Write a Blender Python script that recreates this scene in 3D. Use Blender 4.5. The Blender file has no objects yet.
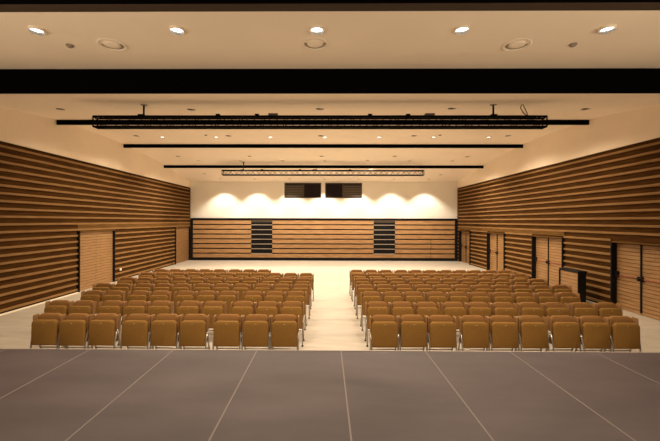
import bpy, math, random
from mathutils import Matrix, Vector
random.seed(7)
C = bpy.context.scene.collection
PI = math.pi

# ------------------------------------------------------------------ camera
F = 360.0                      # focal length in pixels of the 660-wide frame
YAW, ROLL = 0.0090, 0.0025
H = 2.6
PX = 326 - F * math.tan(YAW)   # principal point
cd = bpy.data.cameras.new('camera'); cam = bpy.data.objects.new('camera', cd); C.objects.link(cam)
cam.matrix_world = (Matrix.Translation((0, 0, H)) @ Matrix.Rotation(YAW, 4, 'Z')
                    @ Matrix.Rotation(PI / 2, 4, 'X') @ Matrix.Rotation(ROLL, 4, 'Z'))
cd.sensor_width = 36.0; cd.sensor_fit = 'HORIZONTAL'
cd.lens = F / 660 * 36.0
cd.shift_x = (330 - PX) / 660
cd.shift_y = (221 - 220.5) / 660
cd.clip_start = 0.05; cd.clip_end = 200
bpy.context.scene.camera = cam
RM = cam.matrix_world.to_3x3()

def ray(x, y):
    return RM @ Vector(((x - PX) / F, (221 - y) / F, -1))
def atY(x, y, Y):
    d = ray(x, y); return Vector((0, 0, H)) + d * (Y / d.y)

# ------------------------------------------------------------------ materials
def new_mat(name):
    m = bpy.data.materials.new(name); m.use_nodes = True
    nt = m.node_tree; b = nt.nodes['Principled BSDF']
    return m, nt, b
def plain(name, col, rough=.6, metal=0., spec=.5):
    m, nt, b = new_mat(name)
    b.inputs['Base Color'].default_value = (*col, 1); b.inputs['Roughness'].default_value = rough
    b.inputs['Metallic'].default_value = metal; b.inputs['Specular IOR Level'].default_value = spec
    return m
def noisy(name, c1, c2, scale=(1, 1, 1), nscale=4, rough=.6, bump=0., detail=5, lo=.35, hi=.65, spec=.4, metal=0., coord='Object'):
    m, nt, b = new_mat(name)
    tc = nt.nodes.new('ShaderNodeTexCoord'); mp = nt.nodes.new('ShaderNodeMapping')
    mp.inputs['Scale'].default_value = scale
    nz = nt.nodes.new('ShaderNodeTexNoise'); nz.inputs['Scale'].default_value = nscale; nz.inputs['Detail'].default_value = detail
    cr = nt.nodes.new('ShaderNodeValToRGB')
    cr.color_ramp.elements[0].position = lo; cr.color_ramp.elements[0].color = (*c1, 1)
    cr.color_ramp.elements[1].position = hi; cr.color_ramp.elements[1].color = (*c2, 1)
    nt.links.new(tc.outputs[coord], mp.inputs[0]); nt.links.new(mp.outputs[0], nz.inputs['Vector'])
    nt.links.new(nz.outputs['Fac'], cr.inputs[0]); nt.links.new(cr.outputs[0], b.inputs['Base Color'])
    b.inputs['Roughness'].default_value = rough; b.inputs['Specular IOR Level'].default_value = spec
    b.inputs['Metallic'].default_value = metal
    if bump:
        bp = nt.nodes.new('ShaderNodeBump'); bp.inputs['Strength'].default_value = bump
        nt.links.new(nz.outputs['Fac'], bp.inputs['Height']); nt.links.new(bp.outputs[0], b.inputs['Normal'])
    return m
def emit(name, col, s):
    m, nt, b = new_mat(name)
    b.inputs['Base Color'].default_value = (*col, 1)
    b.inputs['Emission Color'].default_value = (*col, 1); b.inputs['Emission Strength'].default_value = s
    return m

M = dict(
    plaster=noisy('cream_plaster', (.82, .69, .53), (.85, .715, .55), (1, 1, 1), 1.2, .9, .02, spec=.2),
    backplaster=noisy('white_plaster', (.88, .81, .69), (.90, .83, .71), (1, 1, 1), 1.2, .9, .02, spec=.2),
    ceil=noisy('ceiling_plaster', (.87, .75, .60), (.90, .775, .62), (1, 1, 1), .8, .9, .0, spec=.2),
    floor=noisy('pale_floor', (.39, .335, .27), (.47, .405, .325), (.6, 3, 1), 2.2, .45, .02, spec=.3),
    stage=noisy('dark_stage_vinyl', (.044, .032, .034), (.080, .060, .063), (.5, 1.3, 1), 1.8, .55, .0, spec=.3, lo=.25, hi=.75),
    seam=plain('pale_seam_tape', (.155, .125, .115), .6),
    lip=plain('stage_edge_metal', (.30, .25, .22), .5),
    oak=noisy('oak_batten', (.19, .098, .032), (.27, .147, .054), (.6, .6, 14), 3, .8, .0, spec=.12),
    shadeboard=noisy('shade_dark_board', (.042, .0165, .0032), (.075, .031, .0065), (.5, .5, 10), 3, .9, .0, spec=.06),  # shade between the wall battens, painted in as a darker board colour
    midoak=noisy('brown_stained_board', (.10, .048, .013), (.15, .075, .022), (.5, .5, 10), 3, .9, .0, spec=.06),
    leaf=noisy('light_oak_leaf', (.245, .128, .048), (.355, .195, .078), (.7, .7, 14), 3, .5, .0),
    riser=noisy('oak_riser', (.30, .155, .060), (.46, .262, .112), (.7, .7, 9), 2.2, .5, .0),
    groove=plain('dark_groove', (.07, .032, .012), .8),
    black=plain('black_paint', (.006, .005, .005), .7, spec=.2),
    velvet=plain('black_felt', (.0025, .002, .002), 1.0, spec=.0),
    brownblack=plain('lit_underside_brown', (.05, .032, .02), .7, spec=.2),  # light on the underside of the front beam, painted as a browner face
    steel=plain('black_steel', (.003, .0025, .0022), .8, 0, spec=.05),
    alu=plain('aluminium_edge', (.42, .34, .27), .4, .3),
    chrome=plain('grey_metal', (.40, .37, .34), .3, .7),
    fabric=noisy('tan_fabric', (.215, .110, .026), (.255, .132, .032), (1, 1, 1), 60, .85, .05, spec=.15),
    fabric2=noisy('tan_back_fabric', (.225, .108, .034), (.27, .132, .043), (1, 1, 1), 60, .85, .05, spec=.15),
    arm=plain('tan_frame', (.27, .135, .045), .6),
    tag=plain('pale_seat_tag', (.38, .24, .11), .5),
    white=plain('white_enamel', (.75, .68, .58), .5),
    kerb=plain('pale_floor_border', (.86, .76, .60), .5),
    grey=plain('grey_grille', (.28, .22, .16), .6),
    dark=plain('dark_lens', (.05, .04, .03), .4),
    lamp=emit('lit_lamp', (1, .93, .82), 8.0),
    glass=plain('dark_glass', (.012, .005, .005), .35, spec=.2),
    blind=plain('blind_slat', (.11, .085, .055), .6),
    red=plain('red_push_bar', (.30, .08, .035), .5),
    void=plain('booth_dark', (.03, .02, .015), .9),
    wframe=plain('brown_window_frame', (.07, .045, .03), .6),
    cord=plain('brown_cable', (.10, .05, .03), .7),
    stagewall=plain('stage_wall_brown', (.30, .24, .18), .9),
)

# ------------------------------------------------------------------ mesh builder
class MB:
    def __init__(s): s.v = []; s.f = []; s.mi = []; s.m = []; s.sm = []
    def mat(s, m):
        if m not in s.m: s.m.append(m)
        return s.m.index(m)
    def add(s, vs, fs, m, smooth=False):
        o = len(s.v); s.v += [tuple(v) for v in vs]; i = s.mat(m)
        for f in fs: s.f.append([o + k for k in f]); s.mi.append(i); s.sm.append(smooth)
    def box(s, a, b, m):
        x0, x1 = sorted((a[0], b[0])); y0, y1 = sorted((a[1], b[1])); z0, z1 = sorted((a[2], b[2]))
        s.add([(x0, y0, z0), (x1, y0, z0), (x1, y1, z0), (x0, y1, z0), (x0, y0, z1), (x1, y0, z1), (x1, y1, z1), (x0, y1, z1)],
              [(0, 3, 2, 1), (4, 5, 6, 7), (0, 1, 5, 4), (1, 2, 6, 5), (2, 3, 7, 6), (3, 0, 4, 7)], m)
    def rings(s, rings, m, smooth=True, cap=True):
        n = len(rings[0]); vs = [p for r in rings for p in r]; fs = []
        for k in range(len(rings) - 1):
            for i in range(n):
                j = (i + 1) % n
                fs.append((k * n + i, k * n + j, (k + 1) * n + j, (k + 1) * n + i))
        if cap:
            fs.append(tuple(range(n - 1, -1, -1))); fs.append(tuple((len(rings) - 1) * n + i for i in range(n)))
        s.add(vs, fs, m, smooth)
    def tube(s, pts, r, m, n=8, rs=None):
        pts = [Vector(p) for p in pts]; R = []
        for k, p in enumerate(pts):
            d = (pts[min(k + 1, len(pts) - 1)] - pts[max(k - 1, 0)]).normalized()
            u = d.cross(Vector((0, 0, 1)) if abs(d.z) < .9 else Vector((0, 1, 0))).normalized(); w = d.cross(u)
            rr = rs[k] if rs else r
            R.append([p + (u * math.cos(2 * PI * i / n) + w * math.sin(2 * PI * i / n)) * rr for i in range(n)])
        s.rings(R, m)
    def lathe(s, c, prof, m, n=24, cap=False):      # prof: (radius, z)
        s.rings([[(c[0] + r * math.cos(2 * PI * i / n), c[1] + r * math.sin(2 * PI * i / n), c[2] + z) for i in range(n)] for r, z in prof], m, True, cap)
    def panel(s, w, h, t, rt, rb, e, m, fn, n=5):   # rounded upholstered panel, front at y=0; fn maps local (x,y,z)
        def outline(d):
            pts = []
            for cx, cz, r, a0 in ((w/2-rt, h-rt, rt, 0), (-w/2+rt, h-rt, rt, PI/2), (-w/2+rb, rb, rb, PI), (w/2-rb, rb, rb, 1.5*PI)):
                rr = max(r - d, .002)
                for k in range(n + 1):
                    a = a0 + PI/2*k/n
                    pts.append((cx + (r-d if r > d else 0)*math.cos(a) + (0 if r > d else 0), cz + (r-d if r > d else 0)*math.sin(a)))
            return pts
        R = []
        for d, y in ((e*2.2, -e*.25), (e, 0), (e*.3, e*.3), (0, e), (0, t-e), (e*.3, t-e*.3), (e, t)):
            R.append([fn(x, y, z) for x, z in outline(d)])
        s.rings(R, m)
    def build(s, name, parent=None, loc=(0, 0, 0)):
        me = bpy.data.meshes.new(name); me.from_pydata(s.v, [], s.f)
        for m in s.m: me.materials.append(m)
        me.polygons.foreach_set('material_index', s.mi); me.polygons.foreach_set('use_smooth', s.sm)
        me.update()
        o = bpy.data.objects.new(name, me); C.objects.link(o); o.location = loc
        if parent: o.parent = parent
        return o

def tag(o, label, cat, group=None):
    o['label'] = label; o['category'] = cat
    if group: o['group'] = group
    return o
def thing(name, label, cat, loc=(0, 0, 0), group=None):
    o = bpy.data.objects.new(name, None); C.objects.link(o); o.location = loc; o.empty_display_size = .2
    return tag(o, label, cat, group)
def struct(o): o['kind'] = 'structure'; return o
def dup(root, loc, label):
    r = root.copy(); C.objects.link(r); r.location = loc; r['label'] = label
    for ch in list(root.children):
        c = ch.copy(); C.objects.link(c); c.parent = r
        for g in list(ch.children):
            d = g.copy(); C.objects.link(d); d.parent = c
    return r
ORD = ['first', 'second', 'third', 'fourth', 'fifth', 'sixth', 'seventh', 'eighth', 'ninth', 'tenth', 'eleventh']

# ------------------------------------------------------------------ room dimensions
XL, XR = -9.0, 8.66
YB = 23.8           # plane of the upper back wall
YN = -5.0           # wall behind the stage
ST_Y, ST_Z = 4.43, 1.0
SL_TOP = 4.79
LD = [(12.93, 15.22), (21.3, 23.66)]                                      # door openings in the left wall
RD = [(8.95, 10.98), (13.13, 15.16), (17.42, 19.37), (21.55, 23.42)]    # and in the right wall
DHL, DHR = 2.21, 2.02

CP = [(-5, 5.05), (3.4, 5.18), (6.5, 5.35), (9.6, 5.68), (11.85, 5.93), (14, 5.99), (15.8, 5.97), (17.8, 5.85), (19.75, 5.655), (21.8, 5.42), (23.8, 5.18)]
def ceil_z(y):
    n = len(CP)
    for k in range(n - 1):
        (a, za), (b, zb) = CP[k], CP[k + 1]
        if a <= y <= b or k == n - 2:
            pa, pb = CP[max(k - 1, 0)], CP[min(k + 2, n - 1)]
            ma = (zb - pa[1]) / (b - pa[0]); mb = (pb[1] - za) / (pb[0] - a)
            t = (y - a) / (b - a); h = b - a
            return ((2*t**3 - 3*t**2 + 1) * za + (t**3 - 2*t**2 + t) * h * ma + (-2*t**3 + 3*t**2) * zb + (t**3 - t**2) * h * mb)

# floor, stage
b = MB(); b.box((XL - .3, ST_Y - .2, -.2), (XR + .3, YB + 1.6, 0), M['floor']); struct(b.build('floor'))
b = MB(); b.box((XL, YN, 0), (XR, ST_Y, ST_Z), M['stage'])
b.box((XL, ST_Y, ST_Z - .05), (XR, ST_Y + .02, ST_Z + .004), M['lip'])
sx = .189
for k in range(-8, 9):
    x = sx + k * 1.036
    b.box((x - .0065, YN, ST_Z), (x + .0065, ST_Y, ST_Z + .002), M['seam'])
struct(b.build('stage'))

# ceiling: one curved slab
b = MB(); R = []
ys = [YN + (YB - YN) * k / 120 for k in range(121)]
for y in ys:
    z = ceil_z(y); R.append([(XL - .3, y, z), (XR + .3, y, z), (XR + .3, y, z + .25), (XL - .3, y, z + .25)])
b.rings(R, M['ceil'], smooth=False); struct(b.build('ceiling'))

# black partition pelmets and slots across the ceiling
def beam(name, y, drop, th, m, under=None):
    b = MB(); z = ceil_z(y)
    b.box((XL, y, z - drop), (XR, y + th, z + .02), m)
    if under: b.box((XL, y, z - drop - .004), (XR, y + th, z - drop), under)
    return struct(b.build(name))
beam('trim_1', 3.62, ceil_z(3.62) - 4.788, .13, M['velvet'], M['brownblack'])
beam('trim_2', 6.5, ceil_z(6.5) - 4.93, .09, M['velvet'])
for n, y in ((3, 11.85), (4, 15.8), (5, 19.75)):
    beam('trim_%d' % n, y, .155, .06, M['velvet'])

# side walls with horizontal battens
def side_wall(name, X, s, doors, DH):
    """s=+1: room lies on +x side of the wall plane X."""
    b = MB()
    edges = [(YN, None)]
    spans = []; y = 3.2
    for a, c in doors: spans.append((y, a)); y = c
    spans.append((y, YB + .02))
    out = X - s * .45
    # masonry
    b.box((out, YN, 0), (X, 3.2, 5.05), M['stagewall'])
    for a, c in spans: b.box((out, a, 0), (X, c, DH), M['shadeboard'])
    for a, c in doors: b.box((out, a, 0), (X - s * .30, c, DH), M['shadeboard'])
    b.box((out, 3.2, DH), (X, YB + .02, SL_TOP), M['shadeboard'])
    for k in range(len(ys) - 1):
        if ys[k + 1] <= 3.2: continue
        y0, y1 = max(3.2, ys[k]), ys[k + 1]
        z0, z1 = ceil_z(y0) + .1, ceil_z(y1) + .1
        xs = sorted((out, X + s * .055))
        v = [(x, y, z) for x in xs for y, z in ((y0, SL_TOP), (y1, SL_TOP), (y1, z1), (y0, z0))]
        b.add(v, [(0, 1, 2, 3), (7, 6, 5, 4), (0, 4, 5, 1), (1, 5, 6, 2), (2, 6, 7, 3), (3, 7, 4, 0)], M['plaster'])
    P = .217
    for k in range(22):
        zc = 4.652 - P * k
        z0, z1 = zc - .033, zc + .033
        runs = [(3.2, YB)] if z0 > DH else [(a, min(c, YB)) for a, c in spans]
        for a, c in runs:
            xs0, xs1 = X, X + s * .045
            b.box((xs0, a, z0), (xs1, c, z1), M['oak'])
    # plain board course over the doors
    b.box((X, doors[0 if s > 0 else 1][0], DH + (.055 if DH < 2.1 else .085)), (X + s * .03, YB, DH + (.22 if DH < 2.1 else .25)), M['midoak'])
    return struct(b.build(name))
wl = side_wall('wall_left', XL, 1, LD, DHL)
wr = side_wall('wall_right', XR, -1, RD, DHR)
b = MB(); b.box((XL + .056, 5, 0), (XL + .15, LD[0][0] - .08, .02), M['kerb'])
struct(b.build('baseboard_left'))

# doors
def door(name, X, s, a, c, hardware):
    DH, DD = (DHR, .13) if hardware else (DHL, .05)
    xin = X - s * DD
    f = MB(); t = .04
    f.box((X + s * .095, a, 0), (X - s * .25, a + t, DH), M['black'])
    f.box((X + s * .05, c - t, 0), (X - s * .25, c, DH), M['black'])
    f.box((X + s * .045, a + t, DH - t), (X - s * .25, c - t, DH), M['midoak'])
    fr = struct(f.build(name))
    mid = a + (c - a) * (.56 if hardware else .5); lo, hi = a + t + .004, c - t - .004
    for q, (y0, y1) in enumerate(((lo, mid - .004), (mid + .004, hi))):
        l = MB()
        l.box((xin, y0, .01), (xin - s * .04, y1, DH - t - .006), M['groove'])
        z = .01; P = .1085
        while z < DH - t - .03:
            z1 = min(z + P - .016, DH - t - .006)
            l.box((xin, y0, z), (xin + s * .014, y1, z1), M['leaf']); z += P
        lf = l.build('door_leaf', fr)
        if hardware:
            h = MB(); ya = mid + (-.03 if q == 0 else .03)
            h.box((xin + s * .014, y0 + .08, .985), (xin + s * .02, y1 - .08, 1.015), M['red'])
            h.tube([(xin + s * .055, y0 + .08, 1.0), (xin + s * .055, y1 - .06, 1.0)], .010, M['red'])
            h.build('push_bar', lf)
    if hardware:
        h = MB()
        h.box((xin + s * .014, mid - .022, .06), (xin + s * .04, mid + .022, DH - t - .02), M['black']); h.build('bolt_rod', fr)
        h = MB(); h.box((xin + s * .014, mid - .08, .94), (xin + s * .075, mid + .08, 1.06), M['black'])
        h.tube([(xin + s * .06, mid - .05, 1.0), (xin + s * .11, mid - .05, 1.0), (xin + s * .11, mid + .08, 1.0)], .016, M['black']); h.build('latch', fr)
        h = MB(); yh = c - .09
        h.box((xin + s * .014, yh - .05, .95), (xin + s * .08, yh + .05, 1.12), M['black']); h.build('hinge_box', fr)
    return fr
door('door_1', XL, 1, *LD[0], False); door('door_2', XL, 1, *LD[1], False)
for i, (a, c) in enumerate(RD): door('door_%d' % (i + 3), XR, -1, a, c, True)

# ------------------------------------------------------------------ back wall, booth windows
WZ0, WZ1 = 4.12, 5.12
W = [(atY(284.5, 190, YB).x, atY(321.3, 190, YB).x), (atY(325.2, 190, YB).x, atY(362, 190, YB).x)]
UT = 2.78          # top of the seating recess
b = MB(); T = .25
b.box((XL - .3, YB, UT), (XR + .3, YB + T, WZ0), M['backplaster'])
b.box((XL - .3, YB, WZ1), (XR + .3, YB + T, 5.5), M['backplaster'])
for x0, x1 in ((XL - .3, W[0][0]), (W[0][1], W[1][0]), (W[1][1], XR + .3)): b.box((x0, YB, WZ0), (x1, YB + T, WZ1), M['backplaster'])
b.box((XL - .3, YB + 1.45, 0), (XR + .3, YB + 1.6, 5.5), M['void'])
b.box((XL - .3, YB + T, 5.35), (XR + .3, YB + 1.5, 5.5), M['void'])
b.box((XL - .3, YB + T, UT), (XR + .3, YB + 1.5, UT + .1), M['void'])
for x in (XL - .3, XR + .2): b.box((x, YB + T, 0), (x + .1, YB + 1.5, 5.5), M['void'])
struct(b.build('wall_back'))
for i, (x0, x1) in enumerate(W):
    f = MB(); t = .06; y0, y1 = YB - .02, YB + .2
    f.box((x0, y0, WZ0), (x0 + t, y1, WZ1), M['wframe']); f.box((x1 - t, y0, WZ0), (x1, y1, WZ1), M['wframe'])
    f.box((x0 + t, y0, WZ0), (x1 - t, y1, WZ0 + t), M['wframe']); f.box((x0 + t, y0, WZ1 - t), (x1 - t, y1, WZ1), M['wframe'])
    xm = x0 + (x1 - x0) * (.52 if i == 0 else .48)
    f.box((xm - .03, y0 + .02, WZ0 + t), (xm + .03, y1, WZ1 - t), M['wframe'])
    w = struct(f.build('window_%d' % (i + 1)))
    dk, bl = ((xm + .03, x1 - t), (x0 + t, xm - .03)) if i == 0 else ((x0 + t, xm - .03), (xm + .03, x1 - t))
    p = MB(); p.box((dk[0], YB + .08, WZ0 + t), (dk[1], YB + .1, WZ1 - t), M['glass']); p.build('pane', w)
    p = MB(); p.box((bl[0], YB + .16, WZ0 + t), (bl[1], YB + .17, WZ1 - t), M['void'])
    for k in range(5):
        z = WZ0 + t + .04 + k * .155
        p.box((bl[0], YB + .10, z), (bl[1], YB + .13, z + .115), M['blind'])
    p.build('louvre', w)

# ------------------------------------------------------------------ retracted tiered seating unit in the back wall
UY = 23.62
ux0, ux1 = XL + .12, XR - .14
un = thing('retracted_tiered_seating', 'oak fronted tiered seating unit folded flat across the back wall', 'seating unit', ((ux0 + ux1) / 2, UY, 0))
ox = (ux0 + ux1) / 2
def U(x0, x1, y0, y1, z0, z1, m, name):
    p = MB(); p.box((x0 - ox, y0, z0), (x1 - ox, y1, z1), m); return p.build(name, un)
gx = [(atY(251, 240, UY).x, atY(272.3, 240, UY).x), (atY(373.6, 240, UY).x, atY(395.2, 240, UY).x)]
bz0, bp = .19, .3145
U(ux0, ux1, .06, 1.3, .02, 2.70, M['black'], 'carcass')
U(ux0, ux1, -.03, .06, .0, .15, M['black'], 'plinth')
U(ux0 - .02, ux0 + .13, -.04, .06, .0, 2.75, M['black'], 'side_post'); U(ux1 - .10, ux1 + .06, -.04, .06, .0, 2.75, M['black'], 'side_post')
U(ux0, ux1, -.04, .1, 2.71, 2.76, M['black'], 'top_rail')
bays = [(ux0 + .13, gx[0][0]), (gx[0][1], gx[1][0]), (gx[1][1], ux1 - .10)]
xs431 = atY(431, 245, UY).x
for r in range(8):
    z0 = bz0 + r * bp; z1 = z0 + bp - .075
    for bi, (a, c) in enumerate(bays):
        parts = [(a, c)] if not (bi == 2 and r < 4) else [(a, xs431 - .015), (xs431 + .015, c)]
        for q in parts: U(q[0], q[1], 0, .06, z0, z1, M['riser'], 'riser_board')
    if r == 0:
        for a, c in gx: U(a, c, .01, .06, z0, z1 + .01, M['riser'], 'riser_board')
    else:
        for a, c in gx: U(a + .01, c - .01, -.02, .06, z0 - .075, z0 - .035, M['alu'], 'step_edge')
for a, c in gx:
    U(a + .01, c - .01, .02, .06, bz0 + 7.35 * bp, bz0 + 7.9 * bp, M['wframe'], 'stair_panel')

# ------------------------------------------------------------------ ceiling fittings

def spot(loc, e, ang, blend, col=(1, .82, .60), size=.08, name='downlight_beam', aim=None):
    ld = bpy.data.lights.new(name, 'SPOT'); ld.energy = e; ld.spot_size = math.radians(ang); ld.spot_blend = blend
    ld.color = col; ld.shadow_soft_size = size
    o = bpy.data.objects.new(name, ld); C.objects.link(o); o.location = loc
    if aim: o.rotation_euler = (Vector(aim) - Vector(loc)).to_track_quat('-Z', 'Y').to_euler()
    return o
def make_downlight(label, d=.040):
    t = thing('ceiling_downlight', label, 'ceiling light', group='lit round downlights in the ceiling')
    b = MB(); b.lathe((0, 0, 0), [(.106, .01), (.106, -.004), (.098, -d), (.091, -d - .002)], M['ceil']); b.lathe((0, 0, 0), [(.091, -d - .002), (.088, -d * .7), (.086, .005)], M['dark']); b.build('trim_ring', t)
    b = MB(); b.lathe((0, 0, 0), [(.087, -.001), (.06, -.003), (.001, -.003)], M['lamp']); b.build('lamp', t)
    return t
proto = {}
def place(kind, maker, x, y, label, dz=0):
    loc = (x, y, ceil_z(y) + dz)
    if kind not in proto:
        proto[kind] = maker(label); proto[kind].location = loc; return proto[kind]
    return dup(proto[kind], loc, label)
LROW = {'a': 'over the front chairs before the wide black beam', 'b': 'above the long truss', 'c': 'in the ceiling panel behind the long truss',
        'd': 'between the two far ceiling slots', 'e': 'close to the back wall'}
def lrow(key, y, xs, e, ang, blend):
    n = len(xs)
    for i, x in enumerate(xs):
        place('dl' + (key if key == 'a' else ''), make_downlight if key == 'a' else (lambda l: make_downlight(l, .026)), x, y, 'lit round downlight, %s from left, %s' % (ORD[i], LROW[key]))
        spot((x, y, ceil_z(y) - .05), e, ang, blend, {'e': (1, .89, .75), 'd': (1, .87, .68), 'c': (1, .86, .66)}.get(key, (1, .82, .60)))
E = 340
def on_ceil(x, y):
    lo, hi = 3.0, YB
    for _ in range(40):
        mid = (lo + hi) / 2; p = atY(x, y, mid)
        if p.z < ceil_z(mid): lo = mid
        else: hi = mid
    return atY(x, y, lo)
YA = on_ceil(317, 28.4).y
lrow('a', YA, [atY(x, 30.5, YA).x for x in (37, 177, 317, 462, 607)], E * .85, 150, .6)
X7 = [(-6.66 + 2.2 * k) for k in range(7)]
lrow('c', 14.55, X7, E * 1.0, 150, .6)
lrow('d', 18.75, X7, E * 1.65, 150, .6)
lrow('e', 22.85, [x - .05 for x in X7], E * 1.05, 104, .5)
lrow('b', 11.5, X7, E * .65, 150, .6)
def make_spot(label):
    t = thing('recessed_spotlight', label, 'ceiling spotlight', group='unlit swivel spotlights in the ceiling')
    b = MB(); b.lathe((0, 0, 0), [(.15, .01), (.15, -.006), (.125, -.012), (.12, .004)], M['ceil']); b.build('trim_ring', t)
    b = MB(); b.lathe((-.03, 0, 0), [(.075, -.004), (.07, -.014), (.001, -.02)], M['dark']); b.build('lamp_head', t)
    b = MB(); b.lathe((0, 0, -.004), [(.118, 0), (.001, 0)], M['grey']); b.build('recess', t)
    return t
SROW = {1: 'in the panel before the long truss', 2: 'in the panel behind the long truss', 3: 'between the two far ceiling slots', 4: 'beside the small far truss'}
for key, y, pts in ((1, 9.85, [(60, 109), (191, 109.5), (320, 109), (452, 108.5), (586, 109)]), (2, 14.0, [(136.5, 136), (228.5, 136), (321, 136), (414, 136), (508, 136)]),
                    (3, 17.9, [(178.5, 156.5), (250, 156.5), (322, 156.5), (395, 156.5), (467.5, 157)]), (4, 21.9, [(205, 174), (441, 175)])):
    for i, (x, yy) in enumerate(pts):
        q = on_ceil(x, yy - .3); place('sp', make_spot, q.x, q.y, 'unlit recessed spotlight, %s from left, %s' % (ORD[i], SROW[key]))
def make_vent(label):
    t = thing('air_diffuser', label, 'ceiling vent', group='round air diffusers in the front ceiling panel')
    b = MB(); b.lathe((0, 0, 0), [(.21, .01), (.21, -.012), (.175, -.022), (.165, .004)], M['ceil']); b.build('rim', t)
    b = MB(); b.lathe((0, 0, 0), [(.164, -.001), (.001, -.001)], M['grey']); b.build('throat', t)
    b = MB(); b.lathe((0, 0, 0), [(.12, -.004), (.12, -.010), (.07, -.018), (.001, -.019)], M['ceil']); b.build('cone', t)
    return t
for (x, yy), w in zip(((112, 45), (315, 44), (517, 45)), ('left', 'middle', 'right')):
    q = on_ceil(x, yy - .7); place('vent', make_vent, q.x, q.y, '%s of three round air diffusers in the front ceiling panel' % w)
def make_sprinkler(label):
    t = thing('smoke_detector', label, 'smoke detector', group='small round detectors on the ceiling')
    b = MB(); b.lathe((0, 0, 0), [(.055, .01), (.055, -.015), (.04, -.02)], M['grey']); b.build('base', t)
    b = MB(); b.lathe((0, 0, 0), [(.04, -.02), (.036, -.035), (.02, -.04), (.001, -.041)], M['grey']); b.build('sensor', t)
    return t
for x, yy, y, l in ((70, 46, 5.62, 'small round detector near the left end of the front ceiling panel'), (573, 45, 5.62, 'small round detector near the right end of the front ceiling panel'),
                    (206, 136, 14.0, 'small detector behind the long truss, left of the aisle'), (440, 136, 14.0, 'small detector behind the long truss, right of the aisle')):
    q = on_ceil(x, yy - 1); place('smk', make_sprinkler, q.x, q.y, l)

# ------------------------------------------------------------------ lighting trusses
def truss(label, x0, x1, y, zb, s, d, hang, bumps, boxes, dense=True):
    t = thing('lighting_truss', label, 'truss', ((x0 + x1) / 2, y, zb))
    o = (x0 + x1) / 2; a, c = x0 - o, x1 - o; r = .026
    cor = [(0, 0), (d, 0), (d, s), (0, s)]       # (dy, dz)
    for k, (dy, dz) in enumerate(cor):
        b = MB(); b.tube([(a, dy, dz), (c, dy, dz)], r, M['steel'], 8); b.build('chord', t)
    n = int(round((c - a) / .3))
    for k in range(4):
        (y0, z0), (y1, z1) = cor[k], cor[(k + 1) % 4]
        pts = []
        for i in range(n + 1):
            q = (y0, z0) if i % 2 == 0 else (y1, z1)
            pts.append((a + (c - a) * i / n, *q))
        b = MB()
        for p, q in zip(pts, pts[1:]): b.tube([p, q], .010, M['steel'], 5)
        b.build('lattice', t)
    for x in (a, c):
        b = MB()
        for k in range(4):
            p, q = cor[k], cor[(k + 1) % 4]; b.tube([(x, *p), (x, *q)], .02, M['steel'], 6)
        b.build('end_frame', t)
    for z0, z1 in ((-.01, .025), (s - .01, s + .02)) if dense else ((s - .01, s + .02),):
        b = MB(); b.box((a + .25, d * .2, z0), (c - .25, d * .8, z1), M['steel']); b.build('cable_tray', t)
    for x in hang:
        b = MB(); zt = ceil_z(y + d / 2) - zb
        b.tube([(x - o, d / 2, s - .02), (x - o, d / 2, zt)], .024, M['steel'], 8)
        b.lathe((x - o, d / 2, zt), [(.09, 0), (.09, -.012), (.03, -.02)], M['grey'], 14); b.build('hanger', t)
        b = MB(); b.box((x - o - .10, -.03, s + .01), (x - o + .05, d + .03, s + .05), M['steel']); b.build('hanger_clamp', t)
    for x in bumps:
        b = MB(); b.box((x - o - .05, -.04, s + .0), (x - o + .05, .05, s + .055), M['steel']); b.build('clamp', t)
    for x in boxes:
        b = MB(); b.box((x - o - .12, -.02, s + .02), (x - o + .12, .14, s + .075), M['wframe']); b.build('junction_box', t)
    return t
def xs(lst, y, Y): return [atY(x, y, Y).x for x in lst]
T1Y, T1Z = 9.4, 5.07
truss('long black lighting truss hanging in front of the nearest ceiling slot', atY(93, 115, T1Y).x, atY(547, 115, T1Y).x, T1Y, T1Z, .265, .19,
      xs((142, 495), 110, T1Y), xs((218, 257, 370, 408), 113, T1Y), xs((273, 430), 113, T1Y))
T2Y, T2Z = 19.0, 5.035
truss('small far lighting truss hanging before the booth windows', atY(222, 170, T2Y).x, atY(424, 170, T2Y).x, T2Y, T2Z, .24, .24,
      xs((243,), 168, T2Y), xs((262, 300, 350), 168, T2Y), xs((315, 372), 168, T2Y), False)
b = MB()
pc = atY(526, 108, T1Y); zt = ceil_z(T1Y + .1)
b.tube([(pc.x - .05, T1Y + .1, zt + .01), (pc.x - .09, T1Y + .1, zt - .08), (pc.x - .03, T1Y + .1, zt - .2), (pc.x + .05, T1Y + .1, T1Z + .33), (pc.x + .1, T1Y + .1, T1Z + .32),
        (pc.x + .08, T1Y + .1, T1Z + .38), (pc.x + .0, T1Y + .1, zt - .05), (pc.x - .03, T1Y + .1, zt + .01)], .014, M['cord'], 6)
tag(b.build('power_cable'), 'thin looped cable dropping from the ceiling onto the right end of the long truss', 'cable')

# ------------------------------------------------------------------ cabinet by the right wall, wall socket
cb = thing('wooden_cabinet', 'wood fronted cabinet with black top and side standing by the right wall', 'cabinet', (7.96, 11.4, 0))
def cbx(a, c, m, n):
    p = MB(); p.box(a, c, m); return p.build(n, cb)
cbx((.02, .0, .04), (.23, .9, .98), M['black'], 'body')
f = MB(); f.box((0, .03, .06), (.02, .87, .97), M['groove'])
for k in range(8): f.box((-.012, .03, .06 + k * .1135), (0, .87, .06 + k * .1135 + .10), M['leaf'])
f.build('front_panel', cb)
cbx((-.03, -.01, .98), (.25, .92, 1.04), M['black'], 'top')
cbx((-.01, -.005, .0), (.22, .905, .04), M['black'], 'plinth')
cbx((-.05, .87, .04), (.02, .90, .98), M['black'], 'edge_strip'); cbx((-.02, .0, .04), (.02, .03, .98), M['black'], 'edge_strip')

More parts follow.
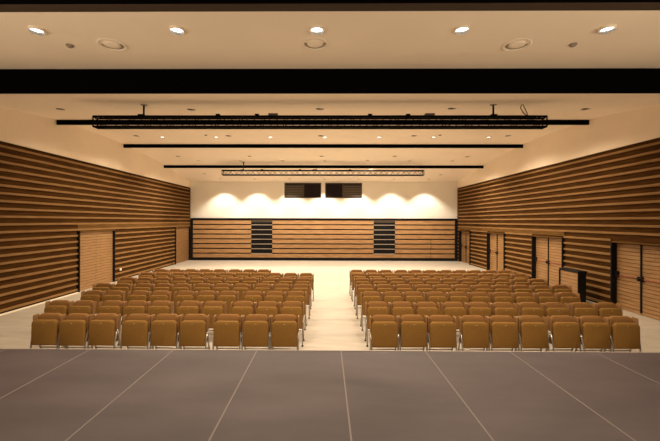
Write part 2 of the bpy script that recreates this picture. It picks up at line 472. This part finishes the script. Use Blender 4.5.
sk = atY(118, 270, 15.55)
st = thing('wall_socket', 'small white wall socket low beside the left double door', 'socket', (XL + .056, 15.6, .47))
p = MB(); p.box((0, -.06, -.05), (.012, .06, .05), M['white']); p.build('plate', st)
p = MB(); p.rings([[(.012 + d, .035 * math.cos(a * PI / 8), .035 * math.sin(a * PI / 8)) for a in range(16)] for d in (0, .012)], M['white']); p.build('insert', st)

# ------------------------------------------------------------------ chairs
def make_chair(label):
    t = thing('tip_up_chair', label, 'chair', group='tan tip-up chairs in rows')
    # folded seat pad, leaning slightly back
    def sf(x, y, z): return (x, -.012 + y + z * .03, .352 + z)
    b = MB(); b.panel(.460, .447, .085, .070, .025, .018, M['fabric'], sf); seat = b.build('seat', t)
    b = MB(); R = []
    for d in (0, .004):
        R.append([sf(.016 * math.cos(2 * PI * i / 10), -.006 - d, .40 + .010 * math.sin(2 * PI * i / 10)) for i in range(9, -1, -1)])
    b.rings(R, M['tag']); b.build('seat_tag', seat)
    def bf(x, y, z): return (x * (1 - .13 * max(0, z - .3) / .2), .085 + y + z * .10, .388 + z)
    b = MB(); b.panel(.478, .50, .075, .095, .03, .026, M['fabric2'], bf); b.build('backrest', t)
    for s in (-1, 1):
        b = MB(); x0, x1 = s * .234, s * .252
        prof = [(.06, .60), (.12, .58), (.20, .84), (.19, .872), (.075, .872), (.068, .85)]
        R = [[(x, y, z) for y, z in prof] for x in (x0, x1)]
        if s < 0: R = R[::-1]
        b.rings([r[::-1] for r in R], M['arm'], smooth=False); b.build('side_frame', t)
        xm = s * .233
        b = MB(); b.tube([(xm + s * .008, .09, .62), (xm + s * .006, .02, .40), (xm, -.005, .20), (xm, -.03, .012)], .0145, M['chrome'], 8)
        b.lathe((xm, -.03, 0), [(.022, 0), (.022, .014), (.015, .022)], M['steel'], 10, True); b.build('leg', t)
        b = MB(); b.tube([(xm + s * .008, .10, .60), (xm, .20, .30), (xm, .32, .012)], .0145, M['chrome'], 8)
        b.lathe((xm, .32, 0), [(.022, 0), (.022, .014), (.015, .022)], M['steel'], 10, True); b.build('leg', t)
    b = MB(); b.tube([(-.232, .02, .36), (.232, .02, .36)], .014, M['chrome'], 8); b.build('hinge_bar', t)
    b = MB(); b.tube([(-.232, .20, .25), (.232, .20, .25)], .011, M['chrome'], 8); b.build('crossbar', t)
    return t
SP = .519
ROWY = [6.42, 7.50, 8.61, 9.62, 10.68, 11.70, 12.55]
LPX = [(284.5, 43.2), (291.5, 54.7), (295.5, 89.5), (300.5, 100.3), (303, 124.5), (306, 145), (263, 159.7)]
RPX = [(385, 627), (378.5, 612), (372, 571.3), (366, 564), (363, 540.5), (359.5, 522), (357, 507.5)]
LU = [(3, 3, 3), (3, 2, 3, 2), (3, 3, 2, 2), (3, 3, 3, 2), (3, 3, 3, 2), (3, 3, 3, 2), (3, 3, 2)]
RU = [(3, 3, 3), (3, 3, 2, 2), (3, 3, 2, 2), (3, 3, 3, 2), (3, 3, 3, 2), (3, 3, 3, 2), (3, 3, 3, 2)]
RN = ['front row', 'second row', 'third row', 'fourth row', 'fifth row', 'sixth row', 'back row']
chair0 = None
for side, X0, UU, sg in (('left', LPX, LU, -1), ('right', RPX, RU, 1)):
    for r in range(7):
        x, xe = [atY(p, 300, ROWY[r]).x for p in X0[r]]; k = 0; tot = sum(UU[r])
        UG = (abs(xe - x) - (tot - 1) * SP) / (len(UU[r]) - 1); sp = SP
        if UG < .03: UG = .03; sp = max(.514, (abs(xe - x) - UG * (len(UU[r]) - 1)) / (tot - 1))
        for u in UU[r]:
            for q in range(u):
                label = 'tan tip-up chair %s from the aisle, %s of the %s block' % (ORD[k], RN[r], side)
                loc = (x + random.uniform(-.002, .002), ROWY[r] + random.uniform(-.012, .012), 0)
                if chair0 is None: chair0 = make_chair(label); chair0.location = loc; o = chair0
                else: o = dup(chair0, loc, label)
                k += 1; x += sg * sp
            x += sg * UG

# ------------------------------------------------------------------ stage end of the room (behind the camera)
b = MB(); b.box((XL, YN - .2, 0), (XR, YN, 5.3), M['stagewall']); struct(b.build('wall_front'))
for x in (-7.5, -4, 4, 7.5):     # unseen fill spots added at the stage wings to brighten the hall ceiling
    spot((x, 0.4, 2.2), 360, 110, 1.0, (1, .82, .60), .5, 'ceiling_fill_beam', aim=(x * .5, 8.0, 6.8))
for x in (-6, -3, 0, 3, 6):
    spot((x, 1.2, 5.0), 40, 125, .8, name='stage_light_beam')

# ------------------------------------------------------------------ world and colour management
w = bpy.data.worlds.new('world'); bpy.context.scene.world = w; w.use_nodes = True
w.node_tree.nodes['Background'].inputs[0].default_value = (.05, .04, .03, 1)
w.node_tree.nodes['Background'].inputs[1].default_value = .2
vs = bpy.context.scene.view_settings
vs.view_transform = 'Standard'; vs.look = 'None'; vs.gamma = 1; vs.use_curve_mapping = False
vs.exposure = 0.2
